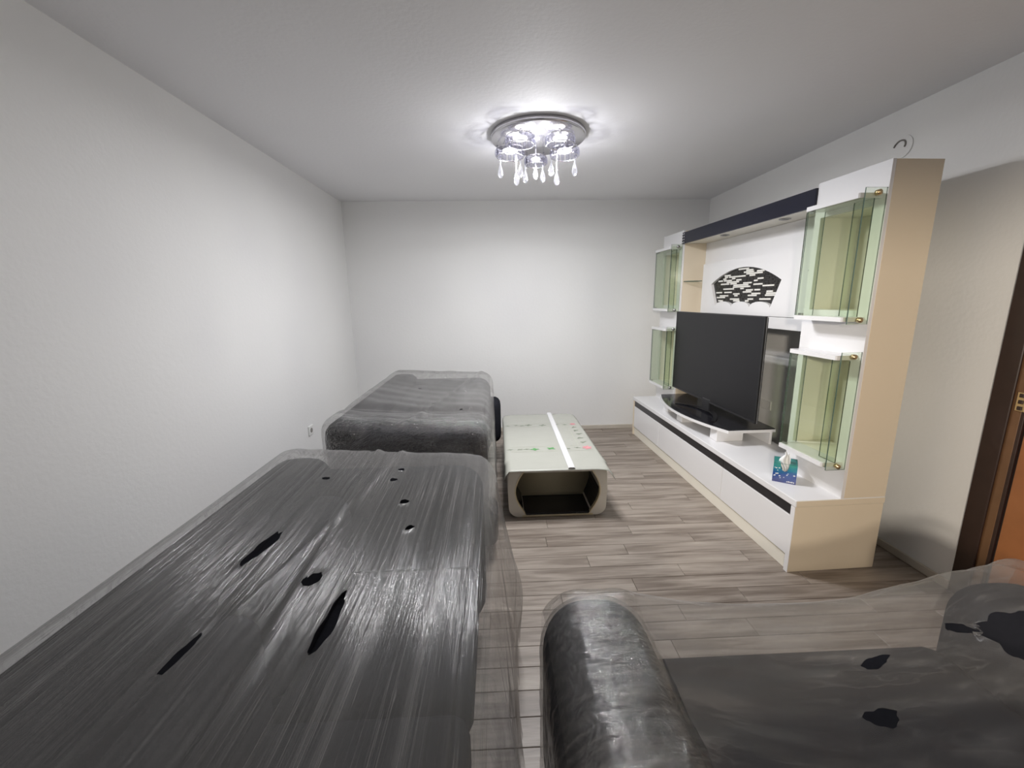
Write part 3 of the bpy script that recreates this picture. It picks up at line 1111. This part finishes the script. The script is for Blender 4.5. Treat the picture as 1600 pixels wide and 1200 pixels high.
# ------------------------------------------------------------------ chandelier
ch = tag(empty('crystal_chandelier', LAMP), 'round chrome ceiling chandelier with crystal rings and hanging drops, lit', 'chandelier')
bm = bmesh.new()
lathe(bm, [(0.0, 0.0), (0.30, 0.0), (0.312, -0.006), (0.312, -0.030), (0.305, -0.036), (0.0, -0.036)], 64)
mesh_obj('ceiling_plate', bm, M_plate, ch, True)
rings = [(0.0, 0.15, -0.120, 0.070), (0.178, 0.0, -0.115, 0.088), (0.122, -0.17, -0.098, 0.084), (-0.128, -0.17, -0.098, 0.084), (-0.186, 0.0, -0.115, 0.088)]
for (rx, ry, rz_, r) in rings:
    bm = bmesh.new()
    lathe(bm, [(r, 0.027), (r + 0.003, 0.027), (r + 0.003, 0.022), (r, 0.022), (r, 0.027)], 28, rx, ry, rz_)
    lathe(bm, [(r, -0.022), (r + 0.003, -0.022), (r + 0.003, -0.027), (r, -0.027), (r, -0.022)], 28, rx, ry, rz_)
    cr_ = mesh_obj('ring_frame', bm, M_chrome, ch, True)
    bm = bmesh.new()
    n = 16
    for k in range(n):
        a = 2 * PI * k / n
        cx_, cy_ = rx + (r + 0.001) * math.cos(a), ry + (r + 0.001) * math.sin(a)
        b = bmesh.new()
        lathe(b, [(0.0, -0.027), (0.010, -0.020), (0.0135, 0.0), (0.010, 0.020), (0.0, 0.027)], 6)
        for v in b.verts:
            v.co = Vector((cx_ + v.co.x, cy_ + v.co.y, rz_ + v.co.z))
        me = bpy.data.meshes.new('t')
        b.to_mesh(me)
        b.free()
        bm.from_mesh(me)
        bpy.data.meshes.remove(me)
    pz = mesh_obj('crystal_prisms', bm, M_cryst, cr_)
    bm = bmesh.new()
    lathe(bm, [(0.0, 0.0), (r - 0.046, 0.0), (r - 0.040, 0.004), (r - 0.040, 0.012), (0.0, 0.012)], 24, rx, ry, rz_ + 0.006)
    mesh_obj('led_disc', bm, M_led, cr_, True)
    bm = bmesh.new()
    cyl(bm, (rx, ry, rz_ + 0.018), (rx, ry, -0.036), 0.008, 10)
    for k in range(3):
        a = 2 * PI * k / 3 + 0.4
        cyl(bm, (rx, ry, rz_ + 0.020), (rx + r * math.cos(a), ry + r * math.sin(a), rz_ + 0.024), 0.003, 6)
    mesh_obj('stem', bm, M_chrome, cr_, True)
    la = bpy.data.lights.new('lamp_down', 'AREA')
    la.shape = 'DISK'
    la.size = 0.05
    la.energy = DOWN_WATTS
    la.color = (0.99, 0.985, 1.0)
    ld_ = bpy.data.objects.new('lamp_down', la)
    COL.objects.link(ld_)
    ld_.parent = cr_
    ld_.location = (rx, ry, rz_ - 0.029)
    lp = bpy.data.lights.new('lamp', 'POINT')
    lp.energy = LAMP_WATTS
    lp.color = (0.99, 0.985, 1.0)
    lp.shadow_soft_size = 0.015
    lo_ = bpy.data.objects.new('lamp_light', lp)
    COL.objects.link(lo_)
    lo_.parent = cr_
    lo_.location = (rx * 0.55, ry * 0.55, -0.262)
# drops: (x, y, bottom z)
bead = None
dmesh = None
for dx, dy, dz in ((-0.252, -0.02, -0.275), (-0.150, -0.09, -0.338), (-0.116, 0.02, -0.262), (-0.078, 0.10, -0.275), (-0.012, 0.06, -0.262),
                   (0.045, 0.12, -0.265), (0.092, 0.02, -0.255), (0.112, -0.09, -0.338), (0.243, -0.02, -0.262)):
    bm = bmesh.new()
    lathe(bm, [(0.0, 0.0), (0.009, 0.004), (0.0165, 0.016), (0.019, 0.028), (0.0155, 0.048), (0.008, 0.070), (0.0035, 0.084), (0.0, 0.088)], 10)
    dr = mesh_obj('crystal_drop', bm, M_cryst, ch, loc=(dx, dy, dz))
    top = -0.142
    zz = dz + 0.093
    bm = bmesh.new()
    while zz < top:
        lathe(bm, [(0, -0.006), (0.005, -0.003), (0.006, 0), (0.005, 0.003), (0, 0.006)], 8, 0, 0, zz - dz)
        zz += 0.013
    cyl(bm, (0, 0, 0.086), (0, 0, -0.036 - dz), 0.0008, 5)
    mesh_obj('bead_string', bm, M_cryst, dr, True)
for dx, dy in ((-0.27, 0.06), (-0.235, 0.12), (0.23, 0.12), (0.265, 0.06), (0.06, 0.20), (-0.06, 0.20)):
    bm = bmesh.new()
    zz = -0.05
    while zz > -0.115:
        lathe(bm, [(0, -0.007), (0.006, -0.003), (0.007, 0), (0.006, 0.003), (0, 0.007)], 8, 0, 0, zz)
        zz -= 0.015
    cyl(bm, (0, 0, -0.036), (0, 0, -0.12), 0.0008, 5)
    mesh_obj('bead_string', bm, M_cryst, ch, True, loc=(dx, dy, 0))

# warm lamp of the hall, shining in through the doorway the photograph was taken from
hl = bpy.data.lights.new('hall', 'POINT')
hl.energy = HALL_WATTS
hl.color = (1.0, 0.89, 0.75)
hl.shadow_soft_size = 0.12
ho = bpy.data.objects.new('hall_light', hl)
COL.objects.link(ho)
ho.location = (-0.9, -2.0, 2.08)

# ------------------------------------------------------------------ sofas under stretch film
M_film_far = film('stretch_film_cloudy', 0.40, 0.72, (9, 2.2, 6), 0.5, 0.16, 1.0, 0.5, col=(0.285, 0.278, 0.272))
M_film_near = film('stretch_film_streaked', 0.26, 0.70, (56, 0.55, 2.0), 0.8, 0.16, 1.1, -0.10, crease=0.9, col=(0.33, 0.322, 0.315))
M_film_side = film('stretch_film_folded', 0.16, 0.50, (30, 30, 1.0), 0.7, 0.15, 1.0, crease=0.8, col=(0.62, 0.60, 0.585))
M_film_tight = film('stretch_film_tight', 0.04, 0.26, (10, 26, 26), 1.0, 0.12, 2.6, 0.0, crinkle=60)
M_film_chair = film('stretch_film_loose', 0.14, 0.40, (3, 14, 5), 0.4, 0.34, 0.7, 0.2, col=(0.46, 0.44, 0.42))
M_film_arm = film('stretch_film_arm', 0.015, 0.10, (6, 60, 14), 0.45, 0.09, 1.5, 0.0, crinkle=30)

def sofa_body(e, x0, x1, y0, y1, ztop=0.90, arm=0.27, tip=0.0):
    """backrest on the left (x0), seat open to the right"""
    b = bmesh.new()
    rbox(b, x0 + 0.02, x1 - 0.05, y0 + 0.03, y1 - 0.03, 0.055, 0.30, 0.03, 0.09)
    mesh_obj('base', b, M_sofa, e, True)
    b = bmesh.new()
    rbox(b, x0, x0 + 0.26, y0 + 0.02, y1 - 0.02, 0.28, ztop, 0.09, 0.05)
    mesh_obj('backrest', b, M_sofa, e, True)
    for a0, a1 in ((y0, y0 + arm), (y1 - arm, y1)):
        b = bmesh.new()
        rbox(b, x0 + 0.02, x1, a0, a1, 0.10, ztop - 0.055, 0.115, 0.045)
        mesh_obj('arm', b, M_sofa, e, True)
    n = 2
    w = (y1 - y0 - 2 * arm) / n
    for k in range(n):
        c0 = y0 + arm + k * w
        b = bmesh.new()
        rbox(b, x0 + 0.25, x1 - 0.02, c0 + 0.006, c0 + w - 0.006, 0.29, 0.47, 0.05, 0.05)
        mesh_obj('seat_cushion', b, M_sofa, e, True)
        b = bmesh.new()
        rbox(b, x0 + 0.22, x0 + 0.42, c0 + 0.008, c0 + w - 0.008, 0.46, ztop - 0.07, 0.07, 0.05)
        mesh_obj('back_cushion', b, M_sofa, e, True)
    for fx in (x0 + 0.08, x1 - 0.12):
        for fy in (y0 + 0.10, y1 - 0.10):
            b = bmesh.new()
            lathe(b, [(0.0, 0.0), (0.022, 0.0), (0.028, 0.056), (0.0, 0.056)], 14, fx, fy, 0)
            mesh_obj('foot', b, M_black, e, True)

def nz3(x, y, z):
    return noise.noise(Vector((x, y, z)))

def trim_holes(bm, holes, zmin):
    """pull the rim of each tear onto a clean curve"""
    for v in bm.verts:
        if v.co.z < zmin or not v.is_boundary:
            continue
        for s, (x, y, a, b, t) in enumerate(holes):
            c, s_ = math.cos(t), math.sin(t)
            dx, dy = v.co.x - x, v.co.y - y
            p, q = dx * c + dy * s_, -dx * s_ + dy * c
            r = math.sqrt((p / a) ** 2 + (q / b) ** 2)
            if 0.3 < r < 2.4:
                an = math.atan2(q / b, p / a)
                k = (1 + 0.13 * math.sin(3 * an + s) + 0.09 * math.sin(7 * an + 2 * s)) / r
                p, q = p * k, q * k
                v.co.x, v.co.y = x + p * c - q * s_, y + p * s_ + q * c
                v.co.z += 0.002
                break

def hole_test(holes):
    H_ = [(x, y, a, b, math.cos(t), math.sin(t), s) for s, (x, y, a, b, t) in enumerate(holes)]
    def f(c):
        for x, y, a, b, ct_, st_, s in H_:
            dx, dy = c.x - x, c.y - y
            p, q = dx * ct_ + dy * st_, -dx * st_ + dy * ct_
            r = (p / a) ** 2 + (q / b) ** 2
            if r < 1.0:
                return True
        return False
    return f

# --- near sofa, along the left
NS = tag(empty('wrapped_sofa', (0, 0, 0)), 'near charcoal sofa in streaked torn stretch film, filling the lower left foreground', 'sofa')
nx0, nx1, ny0, ny1 = -1.03, -0.045, 0.03, 1.91
sofa_body(NS, nx0 + 0.008, nx1 - 0.03, ny0 + 0.02, ny1 - 0.025, 0.898)
def near_def(p, n):
    q = p.copy()
    h = max(0.0, min(1.0, p.z / 0.9))
    fx = (p.x - nx0) / (nx1 - nx0)
    if n.z > 0.3:
        sag = math.sin(PI * max(0, min(1, fx))) * math.sin(PI * max(0, min(1, (p.y - ny0) / (ny1 - ny0))))
        q.z -= 0.028 * sag * n.z
        st = nz3(p.x * 16 + p.y * 1.5, p.y * 0.9, 1.7)
        q.z += 0.0055 * st * n.z
        # the long fold running from the far arm
        d = (p.x + 0.56) - (1.9 - p.y) * 0.055
        q.z += 0.014 * math.exp(-(d / 0.016) ** 2) * n.z
        d = (p.x + 0.44) + (1.9 - p.y) * 0.16
        q.z += 0.008 * math.exp(-(d / 0.012) ** 2) * n.z
    q.z += (0.5 - fx) * 0.06 * h
    side = 1 - abs(n.z)
    if side > 0.2:
        u_ = p.y if abs(n.x) > abs(n.y) else p.x
        am = 0.004 + 0.022 * (1 - h)
        w = nz3(u_ * 13, p.z * 1.3, 4.2) * am + nz3(u_ * 31, p.z * 2.0, 9.0) * am * 0.5
        q += Vector((n.x, n.y, 0)) * w * side
        if n.x > 0.3:
            q.x += 0.085 * (1 - h) ** 0.8 * side + 0.015
            # billow of loose film near the far lower corner
            q.x += 0.05 * math.exp(-((p.y - 1.62) / 0.20) ** 2 - ((p.z - 0.34) / 0.22) ** 2)
    return q
NHOLES = [(-0.682, 1.545, 0.016, 0.012, 0), (-0.421, 1.549, 0.016, 0.013, 0), (-0.343, 1.384, 0.016, 0.016, 0), (-0.290, 1.213, 0.016, 0.013, 0.4),
                (-0.409, 1.642, 0.014, 0.012, 0), (-0.688, 1.105, 0.085, 0.017, 1.42), (-0.488, 0.965, 0.032, 0.014, 1.2),
                (-0.392, 0.825, 0.095, 0.017, 1.55), (-0.652, 0.735, 0.06, 0.010, 1.5)]
nh = hole_test(NHOLES)
b = bmesh.new()
rbox(b, nx0, nx1, ny0, ny1, 0.03, 0.908, 0.10, 0.012, floor_open=True, deform=near_def,
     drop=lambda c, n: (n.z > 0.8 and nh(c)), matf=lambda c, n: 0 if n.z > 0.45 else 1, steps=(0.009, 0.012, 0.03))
trim_holes(b, NHOLES, 0.7)
mesh_obj('plastic_cover', b, None, NS, mats=[M_film_near, M_film_side])

# --- far sofa
FS = tag(empty('wrapped_sofa', (0, 0, 0)), 'far charcoal sofa in cloudy stretch film, between left wall and coffee table', 'sofa')
fx0, fx1, fy0, fy1 = -1.04, -0.05, 2.28, 4.12
sofa_body(FS, fx0 + 0.008, fx1 - 0.02, fy0 + 0.015, fy1 - 0.03, 0.893)
b = bmesh.new()
rbox(b, fx1 - 0.10, fx1 + 0.075, 3.80, 4.085, 0.22, 0.64, 0.07, 0.04)
mesh_obj('arm_front', b, M_sofa, FS, True)
b = bmesh.new()
rbox(b, fx1 - 0.10, fx1 + 0.035, fy0 + 0.02, fy0 + 0.27, 0.07, 0.33, 0.06, 0.04)
mesh_obj('arm_front', b, M_sofa, FS, True)
def far_def(p, n):
    q = p.copy()
    h = max(0.0, min(1.0, p.z / 0.9))
    fx = (p.x - fx0) / (fx1 - fx0)
    fy = (p.y - fy0) / (fy1 - fy0)
    if n.z > 0.3:
        sag = math.sin(PI * max(0, min(1, fx))) * math.sin(PI * max(0, min(1, fy)))
        q.z -= 0.030 * sag * n.z
        q.z += 0.007 * nz3(p.x * 7 + p.y * 3, p.y * 3 - p.x * 3, 3.3) * n.z
        q.z += 0.006 * nz3(p.x * 3 + p.y * 9, p.y * 1.0, 7.3) * n.z
        # roll of the near arm stands up, film dips behind it
        q.z -= 0.022 * math.exp(-((p.y - fy0 - 0.36) / 0.07) ** 2) * n.z
        d = (p.x + 0.45) - (p.y - 2.7) * 0.22
        q.z += 0.009 * math.exp(-(d / 0.02) ** 2) * n.z
    q.z += (0.5 - fx) * 0.05 * h
    side = 1 - abs(n.z)
    if side > 0.2:
        u_ = p.y if abs(n.x) > abs(n.y) else p.x
        am = 0.004 + 0.014 * (1 - h)
        q += Vector((n.x, n.y, 0)) * (nz3(u_ * 12, p.z * 1.6, 14.2) * am) * side
        if n.x > 0.3:
            q.x += 0.04 * (1 - h) * side
    return q
FHOLES = [(-0.41, 3.919, 0.028, 0.03, 0.9), (-0.47, 3.758, 0.022, 0.012, 0.3), (-0.632, 3.319, 0.014, 0.014, 0), (-0.248, 2.693, 0.011, 0.011, 0), (-0.447, 2.802, 0.010, 0.010, 0)]
fh = hole_test(FHOLES)
def fdrop(c, n):
    if n.z > 0.8 and fh(c):
        return True
    if n.z < 0.4:
        hem = 0.16 + 0.10 * nz3(c.x * 3, c.y * 3, 2.0)
        if n.x > 0.3:
            hem = 0.30 + 0.10 * nz3(c.y * 5, 0, 1.0) - 0.12 * max(0, min(1, (c.y - 3.0)))
            if c.y > 3.78 and c.z < 0.66 and c.x > -0.2:
                return True
        return c.z < hem
    return False
b = bmesh.new()
rbox(b, fx0, fx1, fy0, fy1, 0.03, 0.908, 0.10, 0.015, floor_open=True, deform=far_def, drop=fdrop,
     matf=lambda c, n: 2 if (n.y < -0.3 or (n.z > 0.3 and c.y < fy0 + 0.15)) else (0 if n.z > 0.62 else 1), steps=(0.013, 0.014, 0.025))
trim_holes(b, FHOLES, 0.7)
mesh_obj('plastic_cover', b, None, FS, mats=[M_film_far, M_film_side, M_film_tight])

# --- armchair, lower right, facing away from the camera
AC = tag(empty('wrapped_armchair', (0, 0, 0)), 'wide charcoal armchair with rounded arms under loose stretch film, lower right foreground', 'armchair')
ax0, ax1, ay0, ay1 = 0.115, 1.72, 0.10, 1.16
AW, AZ = 0.315, 0.70
def arm_mesh(x0, x1):
    b = bmesh.new()
    rbox(b, x0, x1, ay0 + 0.1, ay1, 0.06, AZ, 0.135, 0.035)
    return b
mesh_obj('arm', arm_mesh(ax0, ax0 + AW), M_sofa, AC, True)
mesh_obj('arm', arm_mesh(ax1 - AW, ax1), M_sofa, AC, True)
b = bmesh.new()
rbox(b, ax0 + AW - 0.03, ax1 - AW + 0.03, ay0 + 0.05, ay1 - 0.10, 0.06, 0.30, 0.03, 0.08)
mesh_obj('base', b, M_sofa, AC, True)
b = bmesh.new()
rbox(b, ax0 + AW - 0.02, ax1 - AW + 0.02, ay0 + 0.22, ay1 - 0.04, 0.29, 0.46, 0.05, 0.05)
mesh_obj('seat_cushion', b, M_sofa, AC, True)
b = bmesh.new()
rbox(b, ax0 + 0.10, ax1 - 0.10, ay0, ay0 + 0.28, 0.10, 0.88, 0.10, 0.05)
mesh_obj('backrest', b, M_sofa, AC, True)
for fxx in (ax0 + 0.1, ax1 - 0.1):
    for fyy in (ay0 + 0.2, ay1 - 0.1):
        b = bmesh.new()
        lathe(b, [(0.0, 0.0), (0.022, 0.0), (0.028, 0.062), (0.0, 0.062)], 14, fxx, fyy, 0)
        mesh_obj('foot', b, M_black, AC, True)
# tight film on the left arm
def arm_def(p, n):
    return p + n * (0.003 * nz3(p.x * 9, p.y * 38, p.z * 20) + 0.002 * nz3(p.x * 40, p.y * 40, p.z * 40))
b = bmesh.new()
rbox(b, ax0 - 0.008, ax0 + AW + 0.008, ay0 + 0.12, ay1 + 0.008, 0.05, AZ + 0.008, 0.14, 0.014, floor_open=True, deform=arm_def)
mesh_obj('arm_wrap', b, M_film_arm, AC)
# loose sheet from arm to arm
CHOLES = [(0.865, 0.745, 0.045, 0.022, 0.2), (0.985, 0.89, 0.050, 0.014, 0.3), (1.275, 0.945, 0.035, 0.016, -0.6), (1.37, 0.885, 0.085, 0.060, 0.5)]
chole = hole_test(CHOLES)
b = bmesh.new()
sx0, sx1, sy0, sy1 = ax0 + 0.012, ax1 + 0.005, 0.28, ay1 + 0.01
NX, NY = 130, 84
gr = []
for i in range(NX + 1):
    r_ = []
    for j in range(NY + 1):
        a, t_ = i / NX, j / NY
        x = sx0 + (sx1 - sx0) * a
        y = sy0 + (sy1 - sy0) * t_
        sp_ = max(0, min(1, (x - (ax0 + AW - 0.06)) / (ax1 - AW + 0.08 - (ax0 + AW - 0.06))))
        z = AZ + 0.010 - 0.085 * math.sin(PI * sp_) ** 0.8
        if x < ax0 + AW - 0.06:
            q = max(0, 0.135 - (x - ax0)) / 0.135
            z -= 0.135 * (1 - math.sqrt(max(0, 1 - q * q)))
        rr_ = max(0, (x - 1.20) / 0.45)
        z += rr_ * (0.035 + 0.035 * nz3(x * 5, y * 6, 0.5) + 0.014 * nz3(x * 16, y * 14, 2.5))
        z += 0.008 * nz3(x * 4, y * 13, 6.1) + 0.004 * nz3(x * 10, y * 30, 3.1)
        z += 0.20 * max(0, 1 - t_ / 0.28) ** 1.3     # rises to the backrest
        ed = max(0, t_ - 0.88) / 0.12
        z -= 0.05 * ed ** 2
        out_ = max(0, (x - (ax1 - 0.10)) / 0.105)
        z -= 0.06 * out_ ** 2
        r_.append(b.verts.new((x, y, z)))
    # front skirt hanging from the edge
    xx, yy, zz = r_[-1].co
    for k in range(1, 15):   # (over the arm it follows the arm's front)
        f_ = k / 14
        r_.append(b.verts.new((xx, yy + 0.03 * math.sin(f_ * 2.2) + 0.012 * nz3(xx * 9, f_ * 2, 5.0) * f_, zz - (zz - 0.30 - 0.05 * nz3(xx * 3, 0, 1)) * f_)))
    gr.append(r_)
for i in range(NX):
    for j in range(NY + 14):
        vs = (gr[i][j], gr[i + 1][j], gr[i + 1][j + 1], gr[i][j + 1])
        ce = (vs[0].co + vs[2].co) / 2
        if j < NY and chole(ce):
            continue
        f = b.faces.new(vs)
        f.smooth = True
        f.material_index = 1 if ce.x < ax0 + AW - 0.03 else 0
lv = [v for v in b.verts if not v.link_faces]
bmesh.ops.delete(b, geom=lv, context='VERTS')
trim_holes(b, CHOLES, 0.5)
mesh_obj('plastic_cover', b, None, AC, mats=[M_film_chair, M_film_arm])
